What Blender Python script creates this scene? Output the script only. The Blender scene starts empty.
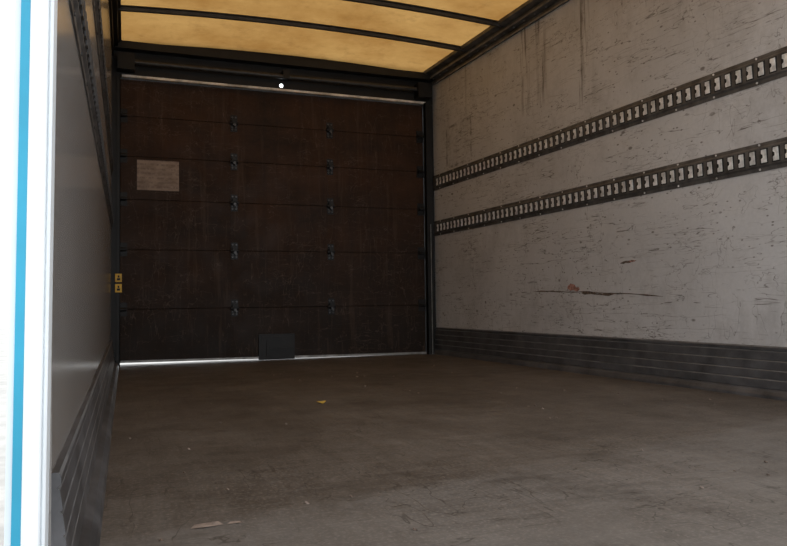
import bpy, bmesh, math, random
from mathutils import Vector, Matrix
random.seed(4)
sc = bpy.context.scene
sc.view_settings.view_transform = 'Standard'
sc.view_settings.look = 'None'

# ------------------------------------------------------------ helpers
def obj_from_bm(name, bm, mats, parent=None, smooth=False):
    bmesh.ops.recalc_face_normals(bm, faces=bm.faces)
    me = bpy.data.meshes.new(name); bm.to_mesh(me); bm.free()
    for m in mats: me.materials.append(m)
    if smooth:
        for p in me.polygons: p.use_smooth = True
    o = bpy.data.objects.new(name, me); sc.collection.objects.link(o)
    if parent: o.parent = parent
    return o

def box(bm, x0, x1, y0, y1, z0, z1, mi=0, fn=None):
    vs = [Vector((x, y, z)) for x in (x0, x1) for y in (y0, y1) for z in (z0, z1)]
    if fn: vs = [Vector(fn(v)) for v in vs]
    v = [bm.verts.new(p) for p in vs]
    for idx in ((0,1,3,2),(4,6,7,5),(0,4,5,1),(2,3,7,6),(0,2,6,4),(1,5,7,3)):
        f = bm.faces.new([v[i] for i in idx]); f.material_index = mi
    return v

def poly(bm, pts, mi=0):
    f = bm.faces.new([bm.verts.new(p) for p in pts]); f.material_index = mi
    return f

def sweep(bm, prof, frames, mi=0, closed=True):
    rings = [[bm.verts.new(fr(a, b)) for a, b in prof] for fr in frames]
    n = len(prof)
    for r0, r1 in zip(rings, rings[1:]):
        for i in range(n if closed else n-1):
            j = (i+1) % n
            f = bm.faces.new((r0[i], r0[j], r1[j], r1[i])); f.material_index = mi
    if closed:
        for r in (rings[0], rings[-1]):
            f = bm.faces.new(r); f.material_index = mi

def cyl(bm, p0, p1, r, n=16, mi=0):
    p0, p1 = Vector(p0), Vector(p1); d = (p1-p0).normalized()
    u = d.orthogonal().normalized(); w = d.cross(u)
    A = [[bm.verts.new(p + r*(math.cos(t)*u + math.sin(t)*w)) for t in [2*math.pi*i/n for i in range(n)]] for p in (p0, p1)]
    for i in range(n):
        j = (i+1) % n
        f = bm.faces.new((A[0][i], A[0][j], A[1][j], A[1][i])); f.material_index = mi
    for a in A:
        f = bm.faces.new(a); f.material_index = mi

class NT:
    def __init__(s, name):
        s.m = bpy.data.materials.new(name); s.m.use_nodes = True
        s.t = s.m.node_tree; s.t.nodes.clear()
        s.out = s.n('ShaderNodeOutputMaterial')
        s.tc = s.n('ShaderNodeTexCoord')
    def n(s, typ, **k):
        nd = s.t.nodes.new(typ)
        for a, b in k.items(): setattr(nd, a, b)
        return nd
    def l(s, a, b): s.t.links.new(a, b)
    def noise(s, scale, mp=(1,1,1), detail=5, rough=.6, loc=(0,0,0)):
        m = s.n('ShaderNodeMapping'); m.inputs['Scale'].default_value = mp; m.inputs['Location'].default_value = loc
        s.l(s.tc.outputs['Object'], m.inputs[0])
        t = s.n('ShaderNodeTexNoise'); t.inputs['Scale'].default_value = scale
        t.inputs['Detail'].default_value = detail; t.inputs['Roughness'].default_value = rough
        s.l(m.outputs[0], t.inputs['Vector']); return t.outputs[0]
    def ramp(s, v, a, b, lo=0., hi=1.):
        r = s.n('ShaderNodeMapRange'); r.inputs[1].default_value = a; r.inputs[2].default_value = b
        r.inputs[3].default_value = lo; r.inputs[4].default_value = hi
        s.l(v, r.inputs[0]); return r.outputs[0]
    def math(s, op, a, b):
        m = s.n('ShaderNodeMath', operation=op)
        for i, v in enumerate((a, b)):
            if isinstance(v, (int, float)): m.inputs[i].default_value = v
            else: s.l(v, m.inputs[i])
        return m.outputs[0]
    def mul(s, *a):
        r = a[0]
        for b in a[1:]: r = s.math('MULTIPLY', r, b)
        return r
    def band(s, v, c, hw, soft):
        d = s.math('ABSOLUTE', s.math('SUBTRACT', v, c), 0)
        return s.ramp(d, hw+soft, hw)
    def mix(s, fac, a, b, mode='MIX'):
        m = s.n('ShaderNodeMix', data_type='RGBA', blend_type=mode)
        for i, v in ((0, fac), (6, a), (7, b)):
            if isinstance(v, (int, float)): m.inputs[i].default_value = v
            elif isinstance(v, tuple): m.inputs[i].default_value = (*v, 1)
            else: s.l(v, m.inputs[i])
        return m.outputs[2]
    def sep(s):
        x = s.n('ShaderNodeSeparateXYZ'); s.l(s.tc.outputs['Object'], x.inputs[0]); return x.outputs
    def bsdf(s, col, rough=.6, metal=0., spec=.5, bump=None, bstr=.2, bdist=.01):
        p = s.n('ShaderNodeBsdfPrincipled')
        if isinstance(col, tuple): p.inputs['Base Color'].default_value = (*col, 1)
        else: s.l(col, p.inputs['Base Color'])
        if isinstance(rough, (int, float)): p.inputs['Roughness'].default_value = rough
        else: s.l(rough, p.inputs['Roughness'])
        p.inputs['Metallic'].default_value = metal
        p.inputs['Specular IOR Level'].default_value = spec
        if bump is not None:
            b = s.n('ShaderNodeBump'); b.inputs['Strength'].default_value = bstr; b.inputs['Distance'].default_value = bdist
            s.l(bump, b.inputs['Height']); s.l(b.outputs[0], p.inputs['Normal'])
        s.l(p.outputs[0], s.out.inputs[0]); return s.m

def simple(name, col, rough=.6, metal=0., var=.25, scale=12, spec=.5):
    t = NT(name); n = t.noise(scale)
    c = t.mix(t.ramp(n, .35, .65), tuple(x*(1-var) for x in col), tuple(min(1, x*(1+var)) for x in col))
    return t.bsdf(c, rough, metal, spec, n, .1, .005)

# ------------------------------------------------------------ dimensions
H = .44; YD = 5.70; Y0 = 1.12; XL = -.10; TOP = 1.89 + H
def XR(y): return 2.49 + (YD - y)*.055

# ------------------------------------------------------------ materials
def wall_mat(name, base, rough, spec, right):
    t = NT(name); s = t.sep(); Yc, Zc = s[1], s[2]
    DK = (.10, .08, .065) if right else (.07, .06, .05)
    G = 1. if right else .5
    c = t.mix(t.ramp(t.noise(1.3, detail=8), .3, .7), tuple(x*.82 for x in base), base)
    c = t.mix(t.ramp(t.noise(60, (1,1,1), 3), .3, .75, 0, .28), c, tuple(x*.65 for x in base))
    c = t.mix(t.mul(t.ramp(t.noise(1.6, (1, 1.3, .8), 6, .7, (1,2,3)), .42, .62), t.ramp(Zc, 1.5, 2.3), .40*G), c, (.28, .235, .20))
    dr = t.ramp(t.noise(1.0, (1, 13, .6), 7, .7), .57, .70)
    dr = t.mul(dr, t.ramp(Zc, 1.45, 2.3), .5*G)
    c = t.mix(dr, c, DK)
    if right:
        stk = t.ramp(t.noise(1.0, (1, 26, 1.6), 6, .7, (0,3,1)), .47, .60)
        for yc, hw, z0, z1 in ((4.28, .03, 1.70, 1.80), (4.08, .02, 1.72, 1.85), (3.66, .03, 1.58, 1.72)):
            m = t.mul(t.band(Yc, yc, hw, .04), t.ramp(Zc, z0, z1), stk, .85)
            c = t.mix(m, c, (.10, .075, .055))
        a = t.mul(t.band(Yc, 5.23, .21, .01), t.band(Zc, 1.715, .17, .01))
        b = t.mul(t.band(Yc, 5.23, .185, .01), t.band(Zc, 1.715, .15, .01))
        o = t.mul(t.math('SUBTRACT', a, b), t.ramp(t.noise(14), .40, .6), .7)
        c = t.mix(o, c, DK)
        c = t.mix(t.mul(b, t.ramp(t.noise(22, (1,1,2)), .45, .65), .35), c, (.2, .17, .15))
    g = t.ramp(t.noise(2.4, (1, 1, .8), 9, .78, (3, 1, 5)), .51, .73)
    c = t.mix(t.mul(g, .42*G), c, (.19, .165, .15))
    for k, (mp, loc, amt, w) in enumerate((
            ((1, 1.6, 22), (0, 7, 2), .8, .006), ((1, 2.6, 40), (0, 1, 9), .6, .009),
            ((1, 9, 3), (2, 5, 1), .6, .004), ((1, 1.2, 12), (5, 3, 4), .75, .005),
            ((1, 7, 9), (7, 2, 6), .6, .005), ((1, 3, 16), (1, 8, 3), .6, .005))):
        nn = t.noise(1.0, mp, 3, .55, loc)
        r = t.band(nn, .55, w*.3, w)
        gate = t.ramp(t.noise(2.7, (1,1,1.4), 4, .6, (k*3, 4, k)), .49, .57)
        c = t.mix(t.mul(r, gate, amt*G), c, DK)
    for sc_, th, loc, off in ((7, .085, (9,2,1), .49), (15, .11, (1,6,3), .51), (30, .16, (4,4,8), .53)):
        v = t.n('ShaderNodeTexVoronoi'); v.inputs['Scale'].default_value = sc_
        mp = t.n('ShaderNodeMapping'); mp.inputs['Scale'].default_value = (1, .6, 1.1); t.l(t.tc.outputs['Object'], mp.inputs[0])
        t.l(mp.outputs[0], v.inputs['Vector'])
        sp = t.mul(t.ramp(v.outputs['Distance'], th, th*.6), t.ramp(t.noise(2.2, loc=loc), off-.03, off+.02))
        c = t.mix(t.mul(sp, .75*G), c, DK)
    return t.bsdf(c, rough, 0, spec, t.noise(3, detail=3), .02, .01)

M_wallR = wall_mat('painted_plywood_white', (.62, .605, .605), .55, .3, True)
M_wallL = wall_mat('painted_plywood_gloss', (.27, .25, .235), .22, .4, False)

def floor_mat():
    t = NT('worn_hardwood_floor'); s = t.sep()
    c = t.mix(t.ramp(t.noise(1.6, (1, .7, 1), 12, .80), .36, .64), (.058, .045, .036), (.148, .126, .108))
    c = t.mix(t.ramp(t.noise(3, (12, .7, 1), 6, .7), .38, .7, 0, .45), c, (.055, .042, .033))
    c = t.mix(t.ramp(t.noise(3, (.6, 12, 1), 6, .75, (3,1,1)), .5, .75, 0, .4), c, (.20, .175, .15))
    c = t.mix(t.ramp(t.noise(110, detail=2), .5, .8, 0, .6), c, (.24, .21, .18))
    c = t.mix(t.ramp(t.noise(28, (1,1,1), 6, .8, (2,2,2)), .54, .70, 0, .6), c, (.04, .032, .026))
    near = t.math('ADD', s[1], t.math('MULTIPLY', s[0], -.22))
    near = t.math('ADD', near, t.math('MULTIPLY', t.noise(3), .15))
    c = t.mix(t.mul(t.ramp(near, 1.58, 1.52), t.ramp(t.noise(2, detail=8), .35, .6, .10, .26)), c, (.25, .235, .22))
    st = t.ramp(t.noise(1.9, (1, 1.6, 1), 9, .76, (2, 5, 0)), .52, .68, 0, .65)
    c = t.mix(st, c, (.04, .031, .025))
    a = t.mul(t.band(s[0], 1.75, .25, .35), t.band(s[1], 4.05, .12, .35), t.ramp(t.noise(5, (1, 2.5, 1), 7, .7), .42, .6), .7)
    c = t.mix(a, c, (.030, .024, .020))
    for mp, loc in (((2, 14, 1), (1, 1, 1)), ((9, 2, 1), (4, 2, 2)), ((6, 7, 1), (8, 3, 1))):
        r = t.band(t.noise(1, mp, 3, .5, loc), .53, .002, .004)
        c = t.mix(t.mul(r, t.ramp(t.noise(2, loc=loc), .46, .54), .6), c, (.03, .024, .018))
    b = t.noise(4, (10, 1, 1), 6)
    return t.bsdf(c, t.ramp(t.noise(3, detail=6), .3, .7, .45, .65), 0, .28, b, .12, .01)
M_floor = floor_mat()

def door_mat():
    t = NT('brown_door_panel'); s = t.sep()
    c = t.mix(t.ramp(t.noise(1.6, (1,1,1.6), 9, .75), .34, .68), (.021, .0108, .006), (.060, .026, .012))
    c = t.mix(t.ramp(t.noise(1, (14, 1, .8), 6, .6), .48, .7, 0, .55), c, (.018, .010, .0065))
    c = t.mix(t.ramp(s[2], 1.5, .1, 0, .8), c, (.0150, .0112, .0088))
    c = t.mix(t.ramp(t.noise(45, detail=3), .6, .8, 0, .3), c, (.10, .058, .036))
    dr = t.mul(t.ramp(t.noise(1, (20, 1, 1.3), 5, .7, (5,5,5)), .56, .66), .35)
    c = t.mix(dr, c, (.085, .052, .034))
    for mp, loc in (((3, 1, 16), (1, 1, 1)), ((12, 1, 2), (4, 2, 2)), ((6, 1, 8), (8, 3, 1))):
        r = t.band(t.noise(1, mp, 3, .5, loc), .53, .002, .004)
        c = t.mix(t.mul(r, t.ramp(t.noise(2, loc=loc), .46, .54), .4), c, (.12, .08, .058))
    return t.bsdf(c, t.ramp(t.noise(6), .3, .7, .5, .7), 0, .18, t.noise(12), .1, .006)
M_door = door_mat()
M_joint = simple('panel_joint', (.0075, .0055, .0045), .7, 0, .4, 20, .15)

def roof_mat():
    t = NT('translucent_fibreglass_roof'); s = t.sep()
    n = t.ramp(t.noise(1.7, (1, 1, 1), 9, .68), .34, .68)
    c = t.mix(n, (.41, .205, .055), (.61, .355, .118))
    c = t.mix(t.ramp(t.noise(7, (1, 1, 1), 7, .75, (3,3,3)), .52, .72, 0, .45), c, (.27, .13, .038))
    tr = t.n('ShaderNodeBsdfTranslucent'); t.l(c, tr.inputs[0])
    df = t.n('ShaderNodeBsdfDiffuse'); t.l(c, df.inputs[0])
    mx = t.n('ShaderNodeMixShader'); mx.inputs[0].default_value = .38
    t.l(df.outputs[0], mx.inputs[1]); t.l(tr.outputs[0], mx.inputs[2]); t.l(mx.outputs[0], t.out.inputs[0])
    return t.m
M_roof = roof_mat()

M_black  = simple('black_painted_steel', (.010, .009, .0085), .5, 0, .3, 8, .3)
M_dark   = simple('dark_grey_steel', (.035, .033, .032), .45, .2, .3, 20)
M_hinge  = simple('hinge_steel', (.05, .048, .048), .4, .5, .4, 40)
M_track  = simple('cargo_track_steel', (.105, .098, .094), .5, .3, .4, 15)
M_hole   = simple('slot_shadow', (.014, .013, .012), .8)
M_tab    = simple('worn_galvanised_steel', (.72, .71, .70), .45, .2, .3, 25)
M_kick   = simple('scuff_rail_grey', (.085, .083, .087), .42, .25, .45, 6)
M_kickl  = simple('scuff_rail_edge', (.17, .168, .17), .4, .3, .3, 9)
M_alu    = simple('aluminium_bar', (.26, .25, .24), .45, .5, .35, 12)
M_bar    = simple('bright_header_bar', (.62, .58, .55), .5, .1, .4, 9)
M_rail   = simple('roof_rail_steel', (.12, .11, .10), .45, .4, .45, 10)
M_white  = simple('white_painted_frame', (.78, .82, .85), .45, 0, .04, 5)
M_blue   = simple('blue_paint', (.02, .31, .48), .4, 0, .1, 5)
M_yell   = simple('yellow_sticker', (.62, .36, .02), .5, 0, .15, 20)
M_gouge  = simple('exposed_wood', (.36, .18, .14), .8, 0, .5, 60)
M_mark   = simple('dark_scuff', (.12, .085, .065), .8, 0, .5, 60)
M_leaf   = simple('dry_leaf', (.60, .42, .08), .6, 0, .2, 40)
M_paper  = simple('cardboard_scrap', (.25, .19, .155), .8, 0, .3, 40)
M_ground = simple('concrete_yard', (.42, .41, .39), .9, 0, .15, 2)

def label_mat():
    t = NT('faded_label'); s = t.sep()
    c = t.mix(t.ramp(t.noise(14, (1, 1, 2), 6), .35, .65), (.19, .125, .09), (.33, .24, .18))
    fr = t.math('FRACT', t.math('DIVIDE', s[2], .034), 0)
    ln = t.mul(t.math('LESS_THAN', fr, .4), t.ramp(t.noise(40, (1,1,.3), 2), .45, .55))
    c = t.mix(t.mul(ln, .4), c, (.10, .065, .05))
    return t.bsdf(c, .6)
M_label = label_mat()

# ------------------------------------------------------------ shell
bm = bmesh.new()
pp = [(XL-.05, .92), (XR(.92)+.05, .92), (XR(YD+.12)+.05, YD+.12), (XL-.05, YD+.12)]
vb = [bm.verts.new((x, y, -.10)) for x, y in pp]; vt = [bm.verts.new((x, y, 0)) for x, y in pp]
bm.faces.new(vt); bm.faces.new(vb[::-1])
for i in range(4):
    j = (i+1) % 4; bm.faces.new((vb[i], vb[j], vt[j], vt[i]))
obj_from_bm('floor', bm, [M_floor])

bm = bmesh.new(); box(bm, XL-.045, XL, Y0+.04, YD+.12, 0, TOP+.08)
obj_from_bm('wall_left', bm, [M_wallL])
bm = bmesh.new()
box(bm, 0, .05, Y0, YD+.12, 0, TOP+.08, 0, lambda v: (XR(v.y)+v.x, v.y, v.z))
obj_from_bm('wall_right', bm, [M_wallR])

XC, HW = 1.22, 1.42
def roof_z(x): return 1.955 + H + .05*(1-((x-XC)/HW)**2)
bm = bmesh.new(); N = 24; rows = []
for y in (Y0, 2.5, 4, YD+.12):
    rows.append([bm.verts.new((XL-.04+(XR(y)+.04-XL+.04)*i/N, y, roof_z(XL-.04+(XR(y)+.04-XL+.04)*i/N))) for i in range(N+1)])
for a, b in zip(rows, rows[1:]):
    for i in range(N): bm.faces.new((a[i], a[i+1], b[i+1], b[i]))
obj_from_bm('ceiling', bm, [M_roof], smooth=True)

# roof bows
prof = [(-.026, 0), (-.026, -.006), (-.013, -.008), (-.011, -.030), (.011, -.030), (.013, -.008), (.026, -.006), (.026, 0)]
for k, y in enumerate((4.98, 4.44, 3.88, 3.32, 2.76, 2.20, 1.64)):
    bm = bmesh.new(); fr = []
    x0, x1 = XL+.05, XR(y)-.06
    for i in range(25):
        x = x0+(x1-x0)*i/24
        fr.append(lambda a, b, x=x: (x, y+a, roof_z(x)-.002+b))
    sweep(bm, prof, fr)
    obj_from_bm('roof_bow', bm, [M_dark])

# roof side rails
bm = bmesh.new()
pr = [(0, -.02), (-.012, -.02), (-.014, .012), (-.055, .020), (-.058, .045), (-.110, .055), (-.112, .078), (0, .085)]
sweep(bm, pr, [lambda a, b, y=y: (XR(y)+a, y, TOP+b) for y in (Y0, YD)])
for i in range(36):
    y = Y0+.1+i*.125
    cyl(bm, (XR(y)-.032, y, TOP+.018), (XR(y)-.033, y, TOP+.010), .006, 8, 1)
box(bm, -.060, -.055, Y0, YD-.06, .018, .030, 1, lambda v: (XR(v.y)+v.x, v.y, TOP+v.z))
box(bm, -.020, -.012, Y0, YD-.06, -.022, -.012, 1, lambda v: (XR(v.y)+v.x, v.y, TOP+v.z))
obj_from_bm('trim_1', bm, [M_rail, M_alu])
bm = bmesh.new()
pr = [(0, -.03), (.014, -.03), (.016, .012), (.045, .020), (.047, .045), (.066, .055), (.068, .07), (0, .075)]
sweep(bm, pr, [lambda a, b, y=y: (XL+a, y, TOP+b) for y in (Y0+.04, YD)])
obj_from_bm('trim_2', bm, [M_black])

# ------------------------------------------------------------ scuff rails
def kick(name, face, sgn, base, top, y0, y1):
    bm = bmesh.new()
    g = .0035
    pr = [(0, top), (.010, top), (.013, top-.006), (.013, top-.018), (.008, top-.022)]
    zs = [top-.022-(top-.060)*k/4 for k in range(5)]
    for k in range(4):
        a, b = zs[k], zs[k+1]
        d0 = .008+(base*.45-.008)*k/4; d1 = .008+(base*.45-.008)*(k+1)/4
        pr += [(d0+g, a-.004), (d1+g, b+.004), (d1, b+.0005)]
    z = zs[-1]
    pr += [(base*.8, z-.010), (base, .014), (base+.004, .0), (0, 0)]
    sweep(bm, pr, [lambda a, b, y=y: (face(y)+sgn*a, y, b) for y in (y0, y1)])
    for f in bm.faces:
        if len(f.verts) == 4:
            z_ = [v.co.z for v in f.verts]
            if .003 < max(z_)-min(z_) < .0065: f.material_index = 1
    obj_from_bm(name, bm, [M_kick, M_kickl])
kick('baseboard_right', XR, -1, .045, .226, Y0, YD-.03)
kick('baseboard_left', lambda y: XL, 1, .052, .20, Y0+.04, YD-.09)

# ------------------------------------------------------------ cargo track rails
def etrack(face, sgn, zc, y0, y1):
    bm = bmesh.new(); hh = .064
    pr = [(0, -hh), (.004, -hh), (.005, -hh+.016), (.012, -hh+.024), (.012, hh-.024), (.005, hh-.016), (.004, hh), (0, hh)]
    sweep(bm, pr, [lambda a, b, y=y: (face(y)+sgn*a, y, zc+b) for y in (y0, y1)])
    p = .060; n = int((y1-y0)/p)
    def P(a, y, z): return (face(y)+sgn*a, y, zc+z)
    for i in range(n):
        y = y0+.03+i*p
        box(bm, .0122, .0135, y-.020, y+.020, -.034, .034, 1, lambda v: P(v.x, v.y, v.z))
        pts = [(.0140, y-.015, -.029), (.0140, y+.012, -.029), (.0140, y+.013, -.012), (.0145, y+.004, -.006),
               (.0145, y+.004, .006), (.0140, y+.013, .012), (.0140, y+.012, .029), (.0140, y-.012, .029)]
        A = [bm.verts.new(P(*q)) for q in pts]; B = [bm.verts.new(P(q[0]+.003, q[1], q[2])) for q in pts]
        f = bm.faces.new(B); f.material_index = 2
        for k in range(len(pts)):
            j = (k+1) % len(pts); f = bm.faces.new((A[k], A[j], B[j], B[k])); f.material_index = 2
        if i % 4 == 0:
            for z in (-hh+.009, hh-.009):
                cyl(bm, P(.004, y+.03, z), P(.007, y+.03, z), .005, 8, 2)
    obj_from_bm('cargo_track_rail', bm, [M_track, M_hole, M_tab if sgn < 0 else M_hinge])
for z in (1.02+H, .628+H):
    etrack(XR, -1, z, Y0+.06, YD-.025)
    etrack(lambda y: XL, 1, z, Y0+.10, YD-.1)

# ------------------------------------------------------------ back frame + header
bm = bmesh.new(); box(bm, XL, -.053, YD-.07, YD+.12, 0, 1.70+H); obj_from_bm('trim_3', bm, [M_black])
bm = bmesh.new(); box(bm, 2.408, XR(YD)+.01, YD-.02, YD+.12, 0, 1.70+H)
box(bm, 2.408, 2.45, YD-.07, YD-.02, 0, 1.70+H); obj_from_bm('trim_4', bm, [M_black])
bm = bmesh.new()
box(bm, XL, XR(YD)+.01, YD-.02, YD+.12, 1.703+H, 2.06+H)
box(bm, XL, XR(YD-.1), YD-.10, YD-.02, 1.90+H, 1.955+H)
box(bm, -.06, .06, YD-.12, YD-.02, 1.74+H, 1.86+H)
box(bm, 2.32, 2.44, YD-.12, YD-.02, 1.74+H, 1.86+H)
box(bm, 1.17, 1.22, YD-.10, YD-.02, 1.79+H, 1.86+H)
cyl(bm, (.06, YD-.07, 1.81+H), (2.32, YD-.07, 1.81+H), .020, 16, 1)
box(bm, -.03, 2.41, YD-.055, YD-.020, 1.699+H, 1.716+H, 2)
obj_from_bm('trim_5', bm, [M_black, M_dark, M_bar])
em = NT('hole_daylight_glow'); e = em.n('ShaderNodeEmission'); e.inputs[0].default_value = (.9, .95, 1, 1); e.inputs[1].default_value = 4  # glowing disc added to stand for daylight through a header hole, no lamp
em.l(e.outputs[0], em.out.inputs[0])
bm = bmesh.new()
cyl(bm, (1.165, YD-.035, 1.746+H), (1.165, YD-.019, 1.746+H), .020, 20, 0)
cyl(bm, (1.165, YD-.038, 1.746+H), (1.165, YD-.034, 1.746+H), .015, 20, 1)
obj_from_bm('header_hole_glow', bm, [M_black, em.m])

# ------------------------------------------------------------ sectional door
door = bpy.data.objects.new('door_1', None); sc.collection.objects.link(door)
seams = [.022, -.026+H, .418+H, .794+H, 1.118+H, 1.42+H, 1.70+H]
for i, (a, b) in enumerate(zip(seams, seams[1:])):
    bm = bmesh.new()
    if i == 0:
        box(bm, -.050, 2.403, YD, YD+.03, a, b-.0015, 0, lambda v: (v.x, v.y, v.z - (.022*min(1, (v.x+.05)/2.45) if v.z < .1 else 0)))
    else:
        box(bm, -.050, 2.403, YD, YD+.03, a+.0015, b-.0015)
    o = obj_from_bm('panel_%d' % (i+1), bm, [M_door], door)
    bv = o.modifiers.new('b', 'BEVEL'); bv.width = .003; bv.segments = 2
bm = bmesh.new()
for s in seams[1:-1]: box(bm, -.050, 2.403, YD+.003, YD+.024, s-.006, s+.006)
obj_from_bm('joint_strips', bm, [M_joint], door)
bm = bmesh.new()
box(bm, -.050, 2.403, YD-.010, YD+.0, .022, .038, 0, lambda v: (v.x, v.y, v.z-.022*(v.x+.05)/2.45))
obj_from_bm('bottom_bar', bm, [M_alu], door)
bm = bmesh.new()
for x in (.795, 1.571):
    for s in seams[1:-1]:
        box(bm, x-.026, x+.026, YD-.005, YD+.001, s+.012, s+.065)
        box(bm, x-.026, x+.026, YD-.005, YD+.001, s-.065, s-.012)
        cyl(bm, (x-.030, YD-.014, s), (x+.030, YD-.014, s), .015, 12)
        for dx in (-.014, .014):
            for dz in (-.048, -.028, .028, .048):
                cyl(bm, (x+dx, YD-.012, s+dz), (x+dx, YD-.004, s+dz), .007, 8, 1)
        box(bm, x-.018, x+.018, YD-.036, YD-.010, s+.006, s+.034, 0)
        cyl(bm, (x, YD-.045, s-.016), (x, YD-.005, s-.016), .012, 12, 1)
for x in (-.02, 2.37):
    for s in seams[1:-1]:
        box(bm, x-.03, x+.03, YD-.012, YD+.001, s-.05, s+.05)
        cyl(bm, (x-.025, YD-.03, s), (x+.025, YD-.03, s), .014, 12)
obj_from_bm('hinges', bm, [M_black, M_hinge], door)
bm = bmesh.new()
for x in (.795, 1.571):
    for a, b in zip(seams, seams[1:]):
        box(bm, x-.022, x+.022, YD-.002, YD+.001, a+.07, b-.07)
obj_from_bm('stiles', bm, [M_door], door)
bm = bmesh.new()
x0, x1, z0, z1 = .978, 1.262, .004, .205
box(bm, x0, x1, YD-.020, YD+.001, z0, z1)
box(bm, x0+.02, x1-.02, YD-.026, YD-.018, z1-.05, z1-.02)
box(bm, x0+.06, x0+.085, YD-.030, YD-.018, z0+.03, z1-.05)
box(bm, x0+.085, x1-.06, YD-.030, YD-.022, z0+.07, z0+.09)
obj_from_bm('lift_handle_plate', bm, [M_black], door)
bm = bmesh.new(); box(bm, .078, .38, YD-.003, YD+.001, .868+H, 1.095+H)
obj_from_bm('label', bm, [M_label], door)

for xa, s in ((-.052, 1), (2.405, -1)):
    bm = bmesh.new()
    box(bm, xa-.012*s, xa+.014*s, YD-.085, YD-.071, 0, 1.70+H)
    box(bm, xa+.010*s, xa+.014*s, YD-.085, YD-.045, 0, 1.70+H)
    if s < 0: box(bm, 2.425, 2.429, YD-.090, YD-.085, 0, 1.1, 1)
    obj_from_bm('door_track', bm, [M_black, M_alu])
bm = bmesh.new()
for z in (.205+H, .13+H):
    box(bm, -.072, -.026, YD-.0885, YD-.0852, z-.030, z+.030)
    box(bm, -.060, -.038, YD-.0895, YD-.0884, z-.018, z-.002, 1)
    box(bm, -.055, -.043, YD-.0895, YD-.0884, z+.002, z+.018, 1)
obj_from_bm('warning_sticker', bm, [M_yell, M_black])

# ------------------------------------------------------------ damage on the right wall
def patch(pts, x=.002):
    return [(XR(y)-x, y, z+H) for y, z in pts]
bm = bmesh.new()
def blob(yc, zc, ry, rz, mi, n=14, x=.002):
    poly(bm, patch([(yc+ry*math.cos(2*math.pi*i/n)*random.uniform(.6, 1.15), zc+rz*math.sin(2*math.pi*i/n)*random.uniform(.6, 1.15)) for i in range(n)], x), mi)
def streak(pts, w, mi, x=.0015):
    up = []; dn = []
    q = []
    for (a, b), (c_, d) in zip(pts, pts[1:]):
        for k in range(4): q.append((a+(c_-a)*k/4, b+(d-b)*k/4+random.uniform(-.002, .002)))
    q.append(pts[-1])
    for i, (y, z) in enumerate(q):
        k = w*random.uniform(.3, 1.0)*(.2 if i in (0, len(q)-1) else 1)
        up.append((y, z+k)); dn.append((y, z-k))
    poly(bm, patch(up+dn[::-1], x), mi)
blob(3.81, .082, .055, .022, 0, x=.003); blob(3.76, .066, .03, .014, 0, x=.0025)
streak([(4.22, .062), (4.05, .060), (3.9, .052), (3.7, .050), (3.5, .040), (3.3, .030), (3.05, .012)], .005, 1)
streak([(3.72, .045), (3.6, .038), (3.5, .030), (3.4, .034)], .010, 1, .0018)
streak([(3.37, .205), (3.31, .210), (3.24, .212)], .008, 1)
streak([(3.30, .207), (3.27, .210), (3.25, .210)], .005, 0, .0025)
obj_from_bm('wood_gouge', bm, [M_gouge, M_mark])

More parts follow.
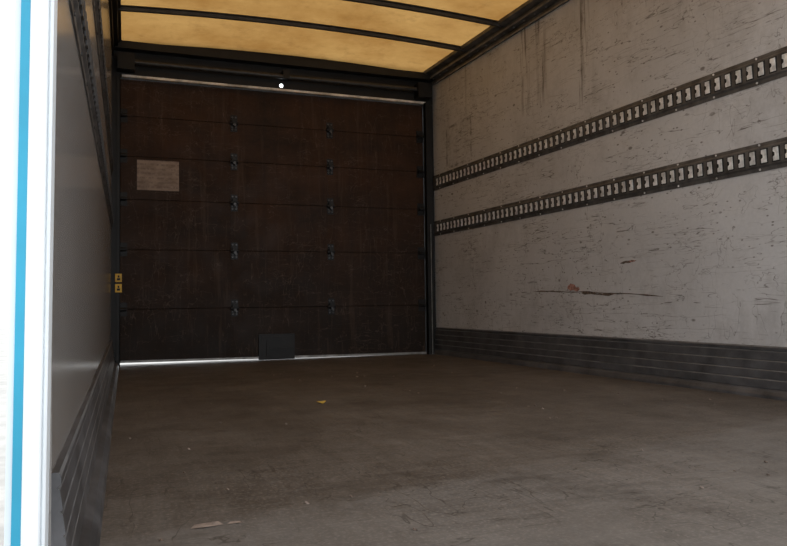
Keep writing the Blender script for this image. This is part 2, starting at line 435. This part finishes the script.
# floor litter
bm = bmesh.new()
c = Vector((.81, 3.12, .001))
pts = [(0, -.03), (.012, -.01), (.016, .01), (.006, .03), (-.008, .026), (-.014, 0)]
poly(bm, [c+Vector((a*1.5, b, .001+abs(a)*.5)) for a, b in pts])
obj_from_bm('dry_leaf', bm, [M_leaf])
bm = bmesh.new()
c = Vector((.15, 1.50, .001))
poly(bm, [c+Vector(q) for q in ((-.03, -.012, 0), (.0, -.018, .002), (.035, -.008, 0), (.025, .010, .003), (-.02, .014, 0))])
poly(bm, [c+Vector(q) for q in ((.04, -.01, 0), (.07, -.012, .001), (.068, .002, 0), (.05, .005, .001))])
obj_from_bm('cardboard_scrap', bm, [M_paper])
bm = bmesh.new()
for i in range(110):
    x, y = random.uniform(0, 2.4), random.uniform(1.3, 5.4); r = random.uniform(.0015, .006)
    cyl(bm, (x, y, 0), (x+r*.3, y, r*.5), r, 5, i % 2)
obj_from_bm('floor_debris', bm, [M_mark, M_paper])

# ------------------------------------------------------------ rear frame post
post = bpy.data.objects.new('rear_door_frame', None); sc.collection.objects.link(post)
lean = lambda v: (v.x+.010*(v.z-.44), v.y, v.z)
bm = bmesh.new()
box(bm, -.129, -.106, Y0-.02, Y0+.04, -.5, 2.75, 0, lean)
box(bm, -.106, -.100, Y0-.012, Y0+.04, -.5, 2.75, 0, lean)
o = obj_from_bm('post', bm, [M_white], post)
o.modifiers.new('b', 'BEVEL').width = .002
bm = bmesh.new(); box(bm, -.141, -.1292, Y0-.018, Y0+.04, -.5, 2.75, 0, lean)
box(bm, -.150, -.1412, Y0-.010, Y0+.04, -.5, 2.75, 1, lean)
obj_from_bm('blue_edge', bm, [M_blue, M_white], post)

bm = bmesh.new(); poly(bm, [(-40, -40, -1.1), (40, -40, -1.1), (40, 60, -1.1), (-40, 60, -1.1)])
obj_from_bm('ground', bm, [M_ground])

# ------------------------------------------------------------ light
w = bpy.data.worlds.new('World'); sc.world = w; w.use_nodes = True
bg = w.node_tree.nodes['Background']; bg.inputs[0].default_value = (.92, .96, 1, 1); bg.inputs[1].default_value = 2.05
sl = bpy.data.lights.new('sun', 'SUN'); sl.energy = 1.0; sl.angle = .3; sl.color = (1, .95, .88)
so = bpy.data.objects.new('sun', sl); sc.collection.objects.link(so)
so.rotation_euler = (math.radians(-25), math.radians(-20), 0)

# ------------------------------------------------------------ camera
X = Vector((1946.5, -4, -722)).normalized(); Y = Vector((-268.5, -33, -722)).normalized()
Y = (Y - X*X.dot(Y)).normalized(); Z = X.cross(Y)
cam = bpy.data.cameras.new('camera'); co = bpy.data.objects.new('camera', cam); sc.collection.objects.link(co)
cam.sensor_width = 36; cam.lens = 722/787*36; cam.clip_start = .01
R = Matrix((X, Y, Z))
co.matrix_world = Matrix.Translation((0, 0, H)) @ R.to_4x4()
sc.camera = co
